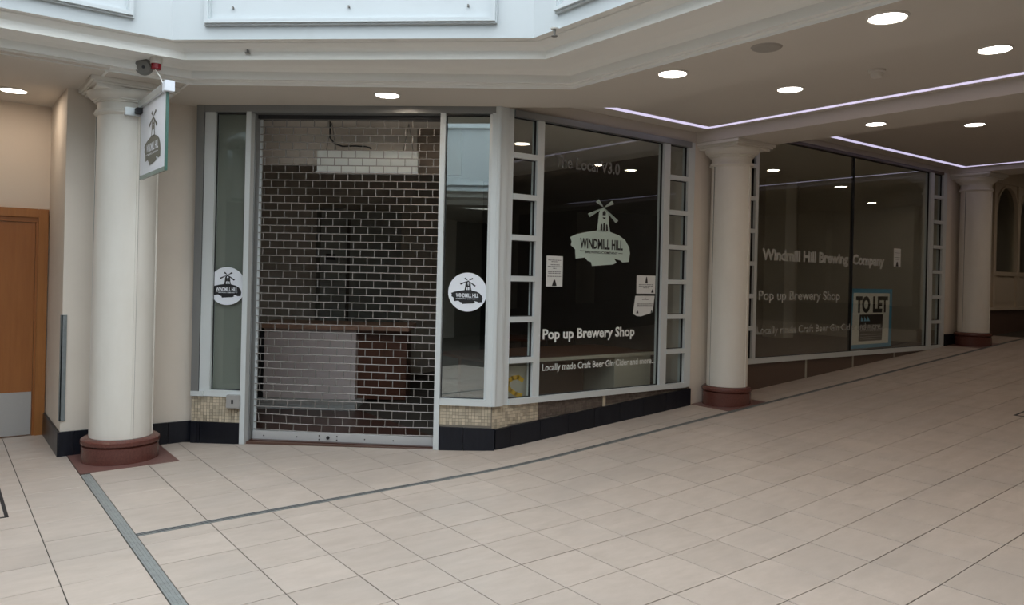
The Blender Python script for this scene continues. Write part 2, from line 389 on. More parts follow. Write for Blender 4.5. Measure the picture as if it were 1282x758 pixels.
# recess door
d1 = thing('door_1', (-3.9, 3.04, -.06), kind='structure')
DZ = -.058
MB().box((-3.262,3.0,DZ),(-3.178,3.06,2.13)).build('door_frame', M_wood2, d1, bevel=.004)
MB().box((-5.5,3.0,2.045),(-3.262,3.06,2.13)).build('door_frame', M_wood2, d1, bevel=.004)
MB().box((-3.282,3.02,DZ),(-3.262,3.06,2.045)).build('door_stop', M_wood, d1)
MB().box((-5.5,3.02,2.0),(-3.282,3.06,2.045)).build('door_stop', M_wood, d1)
MB().box((-4.3,3.032,DZ+.01),(-3.284,3.06,1.995)).build('door_leaf', M_wood, d1)
MB().box((-4.29,3.027,DZ+.015),(-3.288,3.032,.368)).build('kick_plate', M_kick, d1)
# ------------------------------------------------------------------ ceilings, atrium opening
T1, N1, T0, N0 = .06, 1.05, -8.5, -7.4
def octo(tr, nr, tl, nl, e):    # right corner (tr,nr), left corner (tl,nl) of the near chamfer; e: inset on the other sides
    a = nl-nr; b = tr-tl
    L_, B_ = T0+e, N0+e
    return [(tr,nr),(tl,nl),(L_+b,nl),(L_,nl-a),(L_,B_+a),(L_+b,B_),(tr-b,B_),(tr,B_+a)]
O_lip = octo(.06,-.94,-2.37,1.07,0)
O_lip2 = octo(.03,-.96,-2.39,1.03,.03)
O_t2 = octo(-.39,-1.14,-2.51,.78,.38)
O_t2a = octo(-.36,-1.12,-2.50,.81,.35)
O_wh = octo(-.56,-1.20,-2.63,.68,.55)
O_wa = octo(-.50,-1.18,-2.60,.73,.5)
O_out = octo(.88,-.78,-2.12,1.95,-.88)
def band(mb, A, za, B, zb):
    for i in range(8):
        j = (i+1) % 8; mb.add([(*A[i],za),(*A[j],za),(*B[j],zb),(*B[i],zb)], [(0,1,2,3)])
ZC = 3.12
rg = MB(); band(rg, O_lip, ZC, O_out, ZC); band(rg, O_out, ZC, O_out, 3.3)
struct('ceiling_ring', rg, M_ceil)
cn = MB()
O_face = octo(.0,-.98,-2.40,.99,.06); O_cv = octo(-.04,-1.0,-2.42,.95,.10); O_cv2 = octo(-.12,-1.03,-2.44,.90,.16)
steps = [(O_lip,ZC),(O_lip,3.138),(O_lip2,3.142),(O_lip2,3.15),(O_face,3.152),(O_face,3.215),(O_cv,3.238),(O_cv2,3.248),(O_t2a,3.252),(O_t2a,3.243),(O_t2,3.24),(O_t2,3.302)]
O_c3 = octo(-.43,-1.15,-2.53,.76,.42); 
steps += [(O_c3,3.325),(O_wa,3.34),(O_wa,3.35),(O_wh,3.352)]
SPX, SPY = -2.13, .42
for (A,za),(B,zb) in zip(steps[:-1], steps[1:]): band(cn, A, za, B, zb)
struct('trim_3', cn, M_corn)
up = MB(); band(up, O_wh, 3.352, O_wh, 6.3)
upw = struct('wall_atrium', up, M_up)
# raised moulded panels on the atrium wall
def panel(A, B, s0, s1, z0, z1):
    A, B = Vector((*A,0)), Vector((*B,0)); d = (B-A).normalized(); n = Vector((-d.y, d.x, 0)); ctr = Vector((-3.5,-2.4,0))
    if (ctr-A).dot(n) < 0: n = -n
    P = lambda s,m,z: tuple(A+d*s+n*m+Vector((0,0,z)))
    for wd, dep, off in ((.05,.030,0),(.028,.05,.012)):
        a0,a1,b0,b1 = s0+off,s1-off,z0+off,z1-off
        m_ = MB()
        m_.box((a0,0,b0),(a1,dep,b0+wd),P).box((a0,0,b1-wd),(a1,dep,b1),P).box((a0,0,b0+wd),(a0+wd,dep,b1-wd),P).box((a1-wd,0,b0+wd),(a1,dep,b1-wd),P)
        m_.build('panel_moulding', M_up, upw)
    m_ = MB()
    for x in (s0+.22,(s0+s1)/2,s1-.22): m_.box((x-.006,0,z0+.13),(x+.006,.02,z0+.145),P)
    m_.build('fixing_clip', M_gry, upw)
    return P
for i in range(8):
    A, B = O_wh[i], O_wh[(i+1)%8]; L_ = (Vector(B)-Vector(A)).length
    if L_ < 3.3: panel(A, B, .27, L_-.27, 3.455, 4.7)
    else:
        n_ = 2 if L_ < 4.4 else 2; wq = (L_-.27*(n_+1))/n_
        for k in range(n_): panel(A, B, .27+k*(wq+.27), .27+k*(wq+.27)+wq, 3.455, 4.7)
# rooflight bars over the opening
rl = MB()
for k in range(8): rl.box((-8.6+k*1.18-.04,-7.5,6.28),(-8.6+k*1.18+.04,1.2,6.42))
for k in range(4): rl.box((-8.6,-7.5+k*2.85-.05,6.3),(.2,-7.5+k*2.85+.05,6.5))
struct('ceiling_rooflight', rl, M_up)
# flat ceilings
struct('ceiling_left', MB().box((-12,1.0,3.132),(-3.0,3.1,3.2)).box((-12,-12,3.132),(-8.4,1.0,3.2)).box((-8.4,-12,3.132),(0,-7.3,3.2)), M_ceil)
struct('ceiling_bay', MB().box((0,-12,3.24),(2.72,0,3.3)), M_ceil)
struct('ceiling_far_bay', MB().box((3.4,-12,3.455),(8.85,0,3.5)), M_ceil)
struct('ceiling_end_bay', MB().box((9.5,-12,3.70),(17,.4,3.75)), M_ceil)
def beam(name, t0, t1, z0, z1, flare=.015):
    m_ = MB().box((t0,-12,z0),(t1,0,z1)); return struct(name, m_, M_ceil)
beam('trim_4', 2.72, 3.40, ZC, 3.5)
beam('trim_5', 8.85, 9.50, 3.375, 3.75)
# small fascia strips above the window heads
struct('trim_6', MB().box((0,-.004,3.12),(2.72,.1,3.25)), M_ceil)
struct('trim_7', MB().box((3.4,-.004,3.385),(8.85,.1,3.46)), M_ceil)
# panel joint lines in the left ceiling
struct('trim_8', MB().box((-2.42,1.07,3.116),(-2.40,1.95,3.121)).box((-3.02,1.07,3.116),(-3.0,1.95,3.121)), M_corn)
# glowing channels let into the ceiling edge
def led(a, b, z, label):
    r = thing('led_strip', ((a[0]+b[0])/2,(a[1]+b[1])/2,z-.012), label, 'strip light', 'glowing ceiling strips')
    MB().box((a[0],a[1],z-.006),(b[0],b[1],z)).build('diffuser', M_led, r)
    e = .012
    MB().box((a[0]-e,a[1]-e,z-.004),(b[0]+e,b[1]+e,z)).build('channel', M_trim, r)
led((.93,-.325),(2.60,-.245),3.24,'pale violet glowing strip in the near ceiling, running above the emblem window')
led((2.54,-9,0),(2.61,-.325),3.24,'pale violet glowing strip crossing the near ceiling beside the middle column beam')
led((3.45,-.32),(8.75,-.24),3.455,'pale violet glowing strip in the far ceiling, running above the board window')
led((8.67,-9,0),(8.75,-.32),3.455,'pale violet glowing strip crossing the far ceiling towards the last column')
# ------------------------------------------------------------------ columns
def column(c, z0, r, rb, zcap, ztop, ab, label, plate):
    root = thing('column', (c[0],c[1],z0), label, 'column', 'white round columns on red granite bases')
    x, y = c
    F = lambda a,b,z: (a,b,H(a)+z)
    MB().box((plate[0],plate[1],-.004),(plate[2],plate[3],.004), F).build('granite_plate', M_plate, root)
    B = z0+.2
    MB().lathe((x,y,0), [(rb-.005,z0-.06),(rb-.005,z0+.13),(rb-.018,z0+.137),(rb+.002,z0+.15),(rb+.005,z0+.165),(rb,z0+.182),(rb-.02,z0+.196),(r+.004,B)], 64).build('base', M_gran, root, smooth=True)
    rt = r*.965; zc = zcap
    MB().lathe((x,y,0), [(r,B),(r*.995,B+1),(rt,zc-.02),(rt,zc+.03)], 64).build('shaft', M_colm, root, smooth=True)
    k = (ztop-.07-zc)/.19
    prof = [(rt,-.05),(rt+.014,-.045),(rt+.026,-.035),(rt+.028,-.026),(rt+.018,-.014),(rt+.018,-.006),(rt+.002,.0),(rt+.002,.072*k),(rt+.020,.076*k),(rt+.020,.092*k),(rt+.034,.096*k),(rt+.034,.108*k),(rt+.055,.122*k),(rt+.072,.142*k),(rt+.080,.165*k),(rt+.082,.19*k)]
    MB().lathe((x,y,0), [(a,zc+z) for a,z in prof], 64).build('capital', M_colm, root, smooth=True)
    m_ = MB()
    for h0,h1,g in ((ztop-.075,ztop-.05,-.045),(ztop-.05,ztop-.035,-.02),(ztop-.035,ztop,0)):
        m_.box((x-ab-g,y-ab-g,h0),(x+ab+g,y+ab+g,h1)) if False else m_.box((x-ab-(g),y-ab-(g),h0),(x+ab+(g),y+ab+(g),h1))
    m_.build('abacus', M_colm, root, bevel=.003)
    for ang in (-62-18, -62-18+180, -20, 160):
        a = math.radians(ang); cx_, cy_ = math.cos(a), math.sin(a)
        G = lambda u,v,z: (x+cx_*u-cy_*v, y+cy_*u+cx_*v, z)
        MB().box((rt-.004,-.011,B),(r+.006,.006,zc-.045), G).build('joint_cover', M_colm, root)
        MB().box((rt-.004,.006,B),(r+.0015,.010,zc-.045), G).build('joint_shadow_gap', M_gry, root)
    return root
column((-2.755,1.60), -.045, .243, .305, 2.905, 3.12, .335, 'white round column with projecting sign, nearest the timber door', (-3.112,1.205,-2.372,1.93))
column((3.065,-.225), H(3.065), .222, .268, 2.905, 3.12, .335, 'middle white round column standing between the two large shop windows', (2.735,-.512,3.385,-.005))
column((9.20,-.26), H(9.2), .222, .268, 3.15, 3.375, .335, 'farthest white round column beyond the letting board window', (8.87,-.515,9.53,-.005))
# ------------------------------------------------------------------ front windows (chamfer wall)
def bar(root, name, P, a, b, m=M_al, bv=.0):
    return MB().box(a, b, P).build(name, m, root, bevel=bv)
def pane(root, P, s0, s1, z0, z1, g, m=-.035, gask=True):
    if gask:
        q = MB(); w_ = .007
        q.box((s0,m-.01,z0),(s1,m+.012,z0+w_),P).box((s0,m-.01,z1-w_),(s1,m+.012,z1),P).box((s0,m-.01,z0+w_),(s0+w_,m+.012,z1-w_),P).box((s1-w_,m-.01,z0+w_),(s1,m+.012,z1-w_),P)
        q.build('gasket', M_gask, root)
    MB().box((s0+.005,m-.003,z0+.005),(s1-.005,m+.003,z1-.005),P).build('glass_pane', g, root)
ZS = .405
win1 = thing('window_1', FW(2.55,0,ZS), kind='structure')
bar(win1,'frame',FW,(2.75,-.08,ZS),(2.82,.025,3.12),M_ald)
bar(win1,'frame',FW,(2.645,-.08,ZS),(2.745,.012,3.07))
bar(win1,'bottom_rail',FW,(2.346,-.08,ZS),(2.745,.015,.462))
bar(win1,'bottom_rail',FW,(2.7,-.08,ZS),(2.82,.03,.45))
pane(win1,FW,2.346,2.648,.462,3.05,G_clear)
MB().box((2.34,-.07,.44),(2.66,-.06,3.06),FW).build('backing_board', M_board, win1)
wfr = thing('trim_9', FW(1.4,0,3.09), kind='structure')     # head and full height posts of the shutter opening
bar(wfr,'head',FW,(0.0,-.12,3.055),(2.75,.02,3.12),M_ald)
bar(wfr,'head',FW,(.525,-.2,3.02),(2.295,-.10,3.056),M_gask)
bar(wfr,'post',FW,(2.296,-.06,H(-1.7)),(2.345,.028,3.06),M_al,.003)
bar(wfr,'guide_channel',FW,(2.285,-.175,H(-1.7)),(2.31,-.06,3.06),M_ald)
bar(wfr,'guide_lip',FW,(2.262,-.175,H(-1.7)),(2.285,-.155,3.06),M_al)
bar(wfr,'post',FW,(.476,-.06,H(-.35)),(.526,.028,3.06),M_al,.003)
bar(wfr,'guide_channel',FW,(.50,-.175,H(-.35)),(.526,-.06,3.06),M_ald)
win2 = thing('window_2', FW(.25,0,ZS), kind='structure')
bar(win2,'frame',FW,(.0,-.08,ZS),(.05,.03,3.06))
bar(win2,'bottom_rail',FW,(.05,-.08,ZS),(.476,.03,.463))
pane(win2,FW,.05,.476,.463,3.045,G_side)
# corner post
MB().prism([(-.018,-.03),(.07,-.034),(.10,-.03),(.10,.02),(.02,.05),(-.05,.06),(-.04,.03)], ZS, 3.12).build('corner_post', M_al, win2)
MB().prism([(-.022,-.033),(.0,-.045),(.022,-.040),(.03,-.01),(-.02,0)], ZS, 3.12).build('corner_cover', M_al, win2, bevel=.003)
# long wall window with ladder sidelights
def ladder(root, s0, s1, z0, z1, n=7, b=.05):
    ph = (z1-z0-(n-1)*b)/n
    for i in range(n):
        a = z0+i*(ph+b); pane(root, WW, s0, s1, a, a+ph, G_main)
        if i < n-1: bar(root,'transom',WW,(s0,-.08,a+ph),(s1,.016,a+ph+b))
win3 = thing('window_3', (1.35,0,ZS), kind='structure')
bar(win3,'frame',WW,(.095,-.08,ZS),(.175,.008,3.12))
bar(win3,'bottom_rail',WW,(.175,-.08,ZS),(2.62,.03,.457))
bar(win3,'head',WW,(.175,-.08,3.06),(2.62,.03,3.12),M_ald)
ladder(win3,.175,.458,.457,3.06)
bar(win3,'mullion',WW,(.458,-.08,.457),(.538,.008,3.06))
pane(win3,WW,.538,2.205,.457,3.06,G_main)
bar(win3,'mullion',WW,(2.205,-.08,.457),(2.30,.008,3.06))
ladder(win3,2.30,2.595,.457,3.06)
bar(win3,'frame',WW,(2.595,-.08,ZS),(2.70,.008,3.12))
win4 = thing('window_4', (6.1,0,.62), kind='structure')
bar(win4,'frame',WW,(3.42,-.08,.60),(3.50,.008,3.38))
bar(win4,'bottom_rail',WW,(3.50,-.08,.605),(8.66,.03,.665))
bar(win4,'head',WW,(3.50,-.08,3.345),(8.66,.01,3.385),M_stone)
ladder(win4,3.50,3.82,.665,3.345)
bar(win4,'mullion',WW,(3.82,-.08,.665),(3.88,.008,3.345))
pane(win4,WW,3.88,6.072,.665,3.345,G_far)
pane(win4,WW,6.082,8.24,.665,3.345,G_far)
bar(win4,'glass_joint',WW,(6.068,-.066,.665),(6.086,-.048,3.345),M_gask)
bar(win4,'mullion',WW,(8.24,-.08,.665),(8.345,.008,3.345))
ladder(win4,8.345,8.655,.665,3.345)
bar(win4,'frame',WW,(8.655,-.08,.60),(8.77,.008,3.38))
# ------------------------------------------------------------------ plinths below the windows
def mosaic(root, P, s0, s1, zb, zt, m, pitch=.03):
    q = MB(); g = .0028
    n = int(round((s1-s0)/pitch)); p = (s1-s0)/n
    for i in range(n):
        a = s0+i*p; z = zt
        while True:
            lo = max(zb(a), zb(a+p)); 
            z2 = z-pitch
            if z2 < lo-.012: break
            z2 = max(z2, lo)
            if z-z2 > .006: q.box((a+g/2, 0, z2+g/2),(a+p-g/2, .005, z-g/2), P)
            z -= pitch
    if q.v: q.build('mosaic_tile', m, root, kind='stuff')
pl1 = struct('baseboard_1', MB().box((2.345,-.1,-.1),(2.82,-.003,ZS),FW), M_mgr)
mosaic(pl1, lambda s,m,z: FW(s,m-.003,z), 2.345, 2.82, lambda s: .165, ZS, M_mos)
tiles_line(pl1, lambda s,m,z: FW(s,m-.003,z), 2.345, 2.82, [2.73,2.76], lambda s: H(-.749*s), lambda s: .163)
pl2 = struct('baseboard_2', MB().box((-.0,-.1,-.1),(.476,-.003,ZS),FW), M_mgr)
mosaic(pl2, lambda s,m,z: FW(s,m-.003,z), .005, .476, lambda s: .207, ZS, M_mos)
tiles_line(pl2, lambda s,m,z: FW(s,m-.003,z), -.035, .476, [.25], lambda s: H(-.749*s), lambda s: .206, .03)
pl3 = struct('baseboard_3', MB().box((0,-.1,-.1),(2.70,-.003,ZS),WW), M_mgr)
sl = lambda s: .192+.0725*s
mosaic(pl3, lambda s,m,z: WW(s,m-.003,z), .005, .535, lambda s: sl(s), ZS, M_mos)
mosaic(pl3, lambda s,m,z: WW(s,m-.003,z), .54, 1.375, lambda s: sl(s), ZS, M_mosb)
mosaic(pl3, lambda s,m,z: WW(s,m-.003,z), 1.42, 2.69, lambda s: sl(s), ZS, M_mosb)
MB().box((1.38,-.003,.2),(1.415,.004,ZS),WW).build('pale_divider', M_mos, pl3)
tiles_line(pl3, lambda s,m,z: WW(s,m-.003,z), .03, 2.70, [.20,.55,.9,1.25,1.6,1.95,2.30], lambda s: H(s), sl, .03)
pl4 = struct('baseboard_4', MB().box((3.42,-.1,0),(8.77,-.012,.605),WW), M_mgr)
js = [3.46,4.97,6.10,7.23,8.6]
for a, b in zip(js[:-1], js[1:]):
    a2, b2 = a+.022, b-.022; zt = .603
    q = MB(); q.slab([WW(a2,-.012,H(a2)),WW(b2,-.012,min(H(b2),zt-.002)),WW(b2,-.012,zt),WW(a2,-.012,zt)], (0,-.014,0)); q.build('stone_panel', M_stone, pl4)
for a in js[1:-1]:
    q = MB(); q.slab([WW(a-.018,-.012,H(a)),WW(a+.018,-.012,H(a)),WW(a+.018,-.012,.603),WW(a-.018,-.012,.603)], (0,-.016,0)); q.build('pale_divider', M_cream, pl4)
mosaic(pl4, lambda s,m,z: WW(s,m-.011,z), 3.40, 3.47, lambda s: H(s), .60, M_mos)
# ------------------------------------------------------------------ key switch box
ks = thing('key_switch', FW(2.41,.0,.31), 'small grey metal key switch box under the left side window', 'switch')
MB().box((2.335,.003,.305),(2.465,.055,.43),FW).build('housing', M_kick, ks, bevel=.006)
MB().box((2.395,.055,.35),(2.412,.060,.385),FW).build('key_slot', M_gask, ks)
# ------------------------------------------------------------------ roller shutter
sh = thing('roller_shutter', FW(1.4,-.14,0), 'closed roller grille shutter of brick pattern steel rods across entrance', 'shutter')
s0, s1 = .515, 2.275; ms = -.14
pitch = .0715; nrow = 42; zb0 = H(-1.0)+.105
zr = lambda k, s: zb0+k*pitch+(-.006*math.sin(k*2.1)*((s-s0)/(s1-s0)-.4)*2 if k < 9 else 0) - (.012*math.sin(math.pi*(s-s0)/(s1-s0)) if k in (0,1,2) else 0)
me_rod = None
for k in range(nrow):
    z = zb0+k*pitch
    if z > 3.06: break
    if k < 9:
        MB().tube([FW(s0+(s1-s0)*i/8, ms, zr(k, s0+(s1-s0)*i/8)) for i in range(9)], .0046, 6).build('rod', M_steel, sh, smooth=True)
    else:
        if me_rod is None:
            o = MB().tube([FW(s0,ms,z),FW(s1,ms,z)], .0046, 6).build('rod', M_steel, sh, smooth=True); me_rod = o
        else:
            o = me_rod.copy(); COL.objects.link(o); o.location = me_rod.location+Vector((0,0,z-(zb0+9*pitch)))
lk = MB(); lp = .1345; lks = []
for k in range(nrow-1):
    s = s0+.03+(lp/2 if k % 2 else 0)
    while s < s1-.01:
        a, b = zr(k,s), zr(k+1,s)
        tl = .006*math.sin(k*1.7+s*3) if k < 4 else 0
        lks.append((k, FW(s-.003,ms-.003,a), FW(s+tl,ms,b), s, a, b, tl)); s += lp
lks.sort(key=lambda q: abs(q[0]-20))
sharedl = None
for i, (k,_,_,s,a,b,tl) in enumerate(lks):
    if i < 299 and 9 <= k:
        if sharedl is None:
            sharedl = MB().box((s-.0035,ms-.0035,a),(s+.0035,ms+.0035,b),FW).build('link', M_steel, sh, origin=FW(s,ms,a)); 
        else:
            o = sharedl.copy(); COL.objects.link(o); o.location = Vector(FW(s,ms,a))-wloc(sh)
    else:
        P = lambda x,y,z: FW(x+tl*(z-a)/(b-a), y, z)
        lk.box((s-.0035,ms-.0035,a),(s+.0035,ms+.0035,b),P)
lk.build('link', M_steel, sh, kind='stuff')
MB().box((s0,ms-.02,H(-1)+.012),(s1,ms+.025,H(-1)+.092),FW).build('bottom_bar', M_bar, sh, bevel=.003)
lc = 1.545
m_ = MB(); 
for ds, dz in ((-.085,.018),(-.085,-.018),(.085,.018),(.085,-.018),(-.35,.0),(.3,0),(.62,0),(-.62,0)): m_.box((lc+ds-.005,ms+.025,H(-1)+.05+dz-.005),(lc+ds+.005,ms+.03,H(-1)+.05+dz+.005),FW)
m_.build('bolt_heads', M_gask, sh)
MB().lathe((0,0,0),[(.016,0),(.016,.008),(.006,.009)],20).build('x',M_gask) and None
bpy.data.objects.remove(bpy.data.objects['x'])
lkk = MB(); n_ = 20
pts = [FW(lc+.016*math.cos(2*math.pi*i/n_), ms+.025, H(-1)+.052+.016*math.sin(2*math.pi*i/n_)) for i in range(n_)]
lkk.slab(pts, FN*.008).build('lock', M_gask, sh)
struct('trim_10', MB().box((.45,-.30,-.05),(2.35,-.02,H(-1)+.008),FW), mat('brown_threshold', (.13,.07,.05), .5))
# ------------------------------------------------------------------ stickers and lettering
def disc(P, cx, cz, r, out, th, n=48):
    return flat([[(cx+r*math.cos(2*math.pi*i/n), cz+r*math.sin(2*math.pi*i/n)) for i in range(n)]], P, out, th)
for sc, lb in ((2.518,'round white windmill sticker on the grey window left of shutter'), (.25,'round white windmill sticker on the glass right of shutter')):
    P = lambda x,z,o,sc=sc: FW(sc-x,-.032+o+.001,z)
    r = thing('round_sticker', P(0,1.26,0), lb, 'sticker', 'round windmill stickers')
    disc(P, 0, 1.435, .178, .0, .0012).build('backing', M_stk, r)
    emblem(r, P, -.005, 1.445, .29, .24, M_ink, M_stk)
PWG = lambda x,z,o: WW(x,-.032+o,z)
r = thing('window_emblem', (1.33,0.05,1.72), 'large pale mint windmill emblem stuck inside the corner shop window', 'window sign')
emblem(r, PWG, 1.335, 2.045, .83, .67, M_vmint, M_ink)
def lettering(name, body, x0, x1, z, h, label, m=M_vin, bold=.0, P=PWG):
    r = thing(name, P((x0+x1)/2, z, 0), label, 'lettering')
    mb = text_mb(body, x0, x1, z, h*1.1, P, .0015, bold)
    par = list(range(len(mb.v)))
    def fnd(i):
        while par[i] != i: par[i] = par[par[i]]; i = par[i]
        return i
    for f in mb.f:
        for v in f[1:]: par[fnd(v)] = fnd(f[0])
    isl = {}
    for f in mb.f: isl.setdefault(fnd(f[0]), []).append(f)
    it = sorted(([min(mb.v[v][0] for f in fs for v in f), max(mb.v[v][0] for f in fs for v in f), fs] for fs in isl.values()), key=lambda q: q[0])
    words = [it[0]]
    for a, b, fs in it[1:]:
        if a-words[-1][1] < h*.30: words[-1][1] = max(words[-1][1], b); words[-1][2] = words[-1][2]+fs
        else: words.append([a, b, fs])
    for a, b, fs in words:
        w_ = MB(); ix = {}
        for f in fs:
            for v in f:
                if v not in ix: ix[v] = len(w_.v); w_.v.append(mb.v[v])
            w_.f.append([ix[v] for v in f])
        w_.build('word', m, r)
lettering('window_lettering','Pop up Brewery Shop',.60,1.845,.995,.088,'bright white shop title lettering low on the emblem window',bold=.03)
lettering('window_lettering','Locally made Craft Beer\u00b7Gin\u00b7Cider and more...',.605,2.165,.692,.06,'small white line of drinks lettering at bottom of emblem window',bold=.015)
lettering('window_lettering','The Local V3.0',.70,1.575,2.66,.105,'faint grey lettering near the top of the emblem window',M_vdim,.02)
lettering('window_lettering','Windmill Hill Brewing  Company',4.03,6.95,1.87,.12,'uppermost faded line of lettering on the far large window',mat('greyed_vinyl_lettering',(.46,.47,.44),.6),.045)
lettering('window_lettering','Pop up Brewery Shop',3.98,5.79,1.375,.105,'middle faded line of lettering on the far window, left of board',mat('greyed_vinyl_lettering',(.46,.47,.44),.6),.02)
lettering('window_lettering','Locally made Craft Beer\u00b7Gin\u00b7Cider and more...',3.955,6.98,.955,.085,'lowest faded line of lettering on far window, running behind board',mat('greyed_vinyl_lettering',(.46,.47,.44),.6),.01)
def notice(x0, x1, z0, z1, label, lines, badge, skew=0, curl=False, top=None):
    P = PWG
    r = thing('paper_notice', ((x0+x1)/2, .05, z0), label, 'notice')
    pg = [(x0-skew,z0),(x1-skew,z0),(x1,z1),(x0,z1)]
    if curl: pg = [(x0-skew,z0+.025),(x0+.06-skew,z0),(x0+.12-skew,z0-.004),(x1-skew,z0+.035),(x1,z1),(x0,z1)]
    flat([pg], P, .001, .001).build('sheet', M_paper, r)
    w_ = x1-x0; m_ = []
    for zz, a, b in lines:
        z = z1-(z1-z0)*zz
        x = x0+w_*a
        while x < x0+w_*b:
            l_ = w_*random.uniform(.05,.14); l_ = min(l_, x0+w_*b-x); m_.append([(x,z),(x+l_,z),(x+l_,z+.007),(x,z+.007)]); x += l_+w_*.025
    flat(m_, P, .0022, .0003).build('small_print', M_inkg, r)
    bz = []
    for (bx,bzz,bw,bh) in badge:
        cx, cz = x0+w_*bx, z1-(z1-z0)*bzz
        bz.append([(cx-bw,cz-bh),(cx+bw,cz-bh),(cx+bw*.6,cz+bh*.2),(cx+bw*.25,cz+bh),(cx-bw*.25,cz+bh),(cx-bw*.6,cz+bh*.2)])
    flat(bz, P, .0022, .0003).build('printed_mark', M_ink, r)
notice(.626,.832,1.50,1.795,'tall white paper notice on left side of the emblem window',[(.15,.1,.9),(.2,.3,.7),(.3,.2,.8),(.36,.08,.92),(.42,.4,.6),(.53,.1,.9),(.58,.12,.88),(.68,.08,.92)],[(.5,.88,.03,.03)])
notice(1.86,2.145,1.437,1.63,'upper of two paper notices at right side of emblem window',[(.52,.12,.9),(.6,.12,.9),(.7,.35,.65)],[(.52,.25,.02,.035),(.85,.85,.02,.018)])
notice(1.845,2.14,1.20,1.415,'lower curling paper notice at right side of emblem window',[(.2,.35,.68),(.42,.1,.9),(.48,.1,.9),(.54,.12,.9)],[(.5,.14,.012,.012),(.12,.8,.018,.014),(.85,.78,.015,.014)],skew=.03,curl=True)
notice(7.22,7.42,1.86,2.13,'small paper notice high on the far window, right of board',[(.14,.1,.9),(.25,.1,.9),(.36,.1,.9),(.5,.1,.9),(.6,.2,.8)],[(.5,.85,.04,.035)])
# letting board in the far window
tb = thing('letting_board', (6.65,.03,.70), 'blue edged TO LET board standing in the far shop window', 'sign board')
PB = lambda x,z,o: WW(x,-.058+o,z)
MB().box((6.09,-.058,.69),(7.225,-.043,1.53),WW).build('board_border', M_blue, tb)
flat([[(6.135,.745),(7.13,.745),(7.15,1.47),(6.16,1.47)]],PB,.016,.001).build('board_face', mat('board_white',(.80,.80,.75),.6), tb)
text_mb('TO LET',6.22,7.10,1.205,.215,PB,.0185,.05).build('board_wording', M_ink, tb)
flat([[(6.31,.79),(6.945,.79),(6.965,1.165),(6.33,1.165)]],PB,.018,.0008).build('agent_panel', mat('agent_black',(.03,.02,.02),.5), tb)
sx = []
for k in range(3): x = 6.36+k*.085; sx.append([(x,1.07),(x+.075,1.07),(x+.01,1.14)])
flat(sx,PB,.0195,.0005).build('sail_marks', M_lblue, tb)
m_ = []
for zz, h in ((.975,.05),(.925,.03),(.875,.008),(.845,.008),(.815,.006)):
    x = 6.35
    while x < 6.9: l_ = random.uniform(.02,.05) if h > .01 else .5; m_.append([(x,zz),(min(x+l_,6.92),zz),(min(x+l_,6.92),zz+h),(x,zz+h)]); x += l_+.014
flat(m_,PB,.0195,.0005).build('agent_print', mat('agent_grey',(.30,.29,.28),.6), tb)
# ------------------------------------------------------------------ hanging sign on the first column
hs = thing('projecting_sign', (-2.70,.90,2.31), 'square glass windmill sign projecting from the first column', 'hanging sign')
MB().box((-2.735,.40,2.905),(-2.675,1.31,2.965)).build('top_channel', M_chrome, hs, bevel=.003)
MB().box((-2.736,.395,2.895),(-2.664,.47,2.975)).build('end_cap', M_stk, hs, bevel=.004)
MB().box((-2.83,1.315,2.845),(-2.60,1.375,2.91)).build('wall_bracket', M_chrome, hs, bevel=.004)
MB().box((-2.76,1.24,2.86),(-2.68,1.33,2.905)).build('bracket_arm', M_gask, hs, bevel=.004)
MB().box((-2.712,.445,2.345),(-2.698,1.30,2.905)).build('sign_face', M_stk, hs)
MB().box((-2.715,.438,2.315),(-2.695,1.302,2.345)).build('glass_edge', M_gedge, hs)
MB().box((-2.715,.432,2.315),(-2.695,.445,2.905)).build('glass_edge', M_gedge, hs)
PS = lambda x,z,o: (-2.712-o, 1.30-x, z)
emblem(hs, PS, .44, 2.61, .56, .42, M_olive, M_stk)
# ------------------------------------------------------------------ ceiling fittings
def downlight(x, y, z, label, r=.105):
    o = thing('downlight', (x,y,z-.01), label, 'ceiling light', 'round recessed downlights')
    MB().lathe((x,y,z-.007),[(r*.93,-.002),(r*.93,.006)],40).build('diffuser', M_lite, o)
    MB().lathe((x,y,z-.012),[(r*.94,.012),(r*.94,.004),(r*.99,0),(r*1.1,.008),(r*1.1,.012)],40,cap=False).build('trim_ring', M_trim, o, smooth=True)
    l = bpy.data.lights.new('lamp','AREA'); l.shape = 'DISK'; l.size = r*1.8; l.energy = LP; l.color = (1,.76,.55)
    lo = bpy.data.objects.new('lamp', l); COL.objects.link(lo); lo.parent = o; lo.location = (0,0,-.004)
LP = 1.8
downlight(-.987,.262,ZC,'round downlight in the ceiling above the roller shutter')
downlight(.277,-1.81,ZC,'round downlight in ceiling nearest the emblem window, by the cornice')
downlight(.255,-3.43,ZC,'largest round downlight, nearest the camera beside the cornice')
downlight(1.73,-1.83,3.24,'round downlight in the near ceiling left of the smoke detector')
downlight(1.765,-3.40,3.24,'round downlight in the near ceiling right of the smoke detector')
downlight(3.05,-1.88,ZC,'round downlight in the beam over the middle column',.09)
downlight(5.43,-1.77,3.455,'round downlight in the far ceiling beyond the middle beam')
downlight(-3.53,2.43,3.132,'round downlight in the ceiling above the timber door')
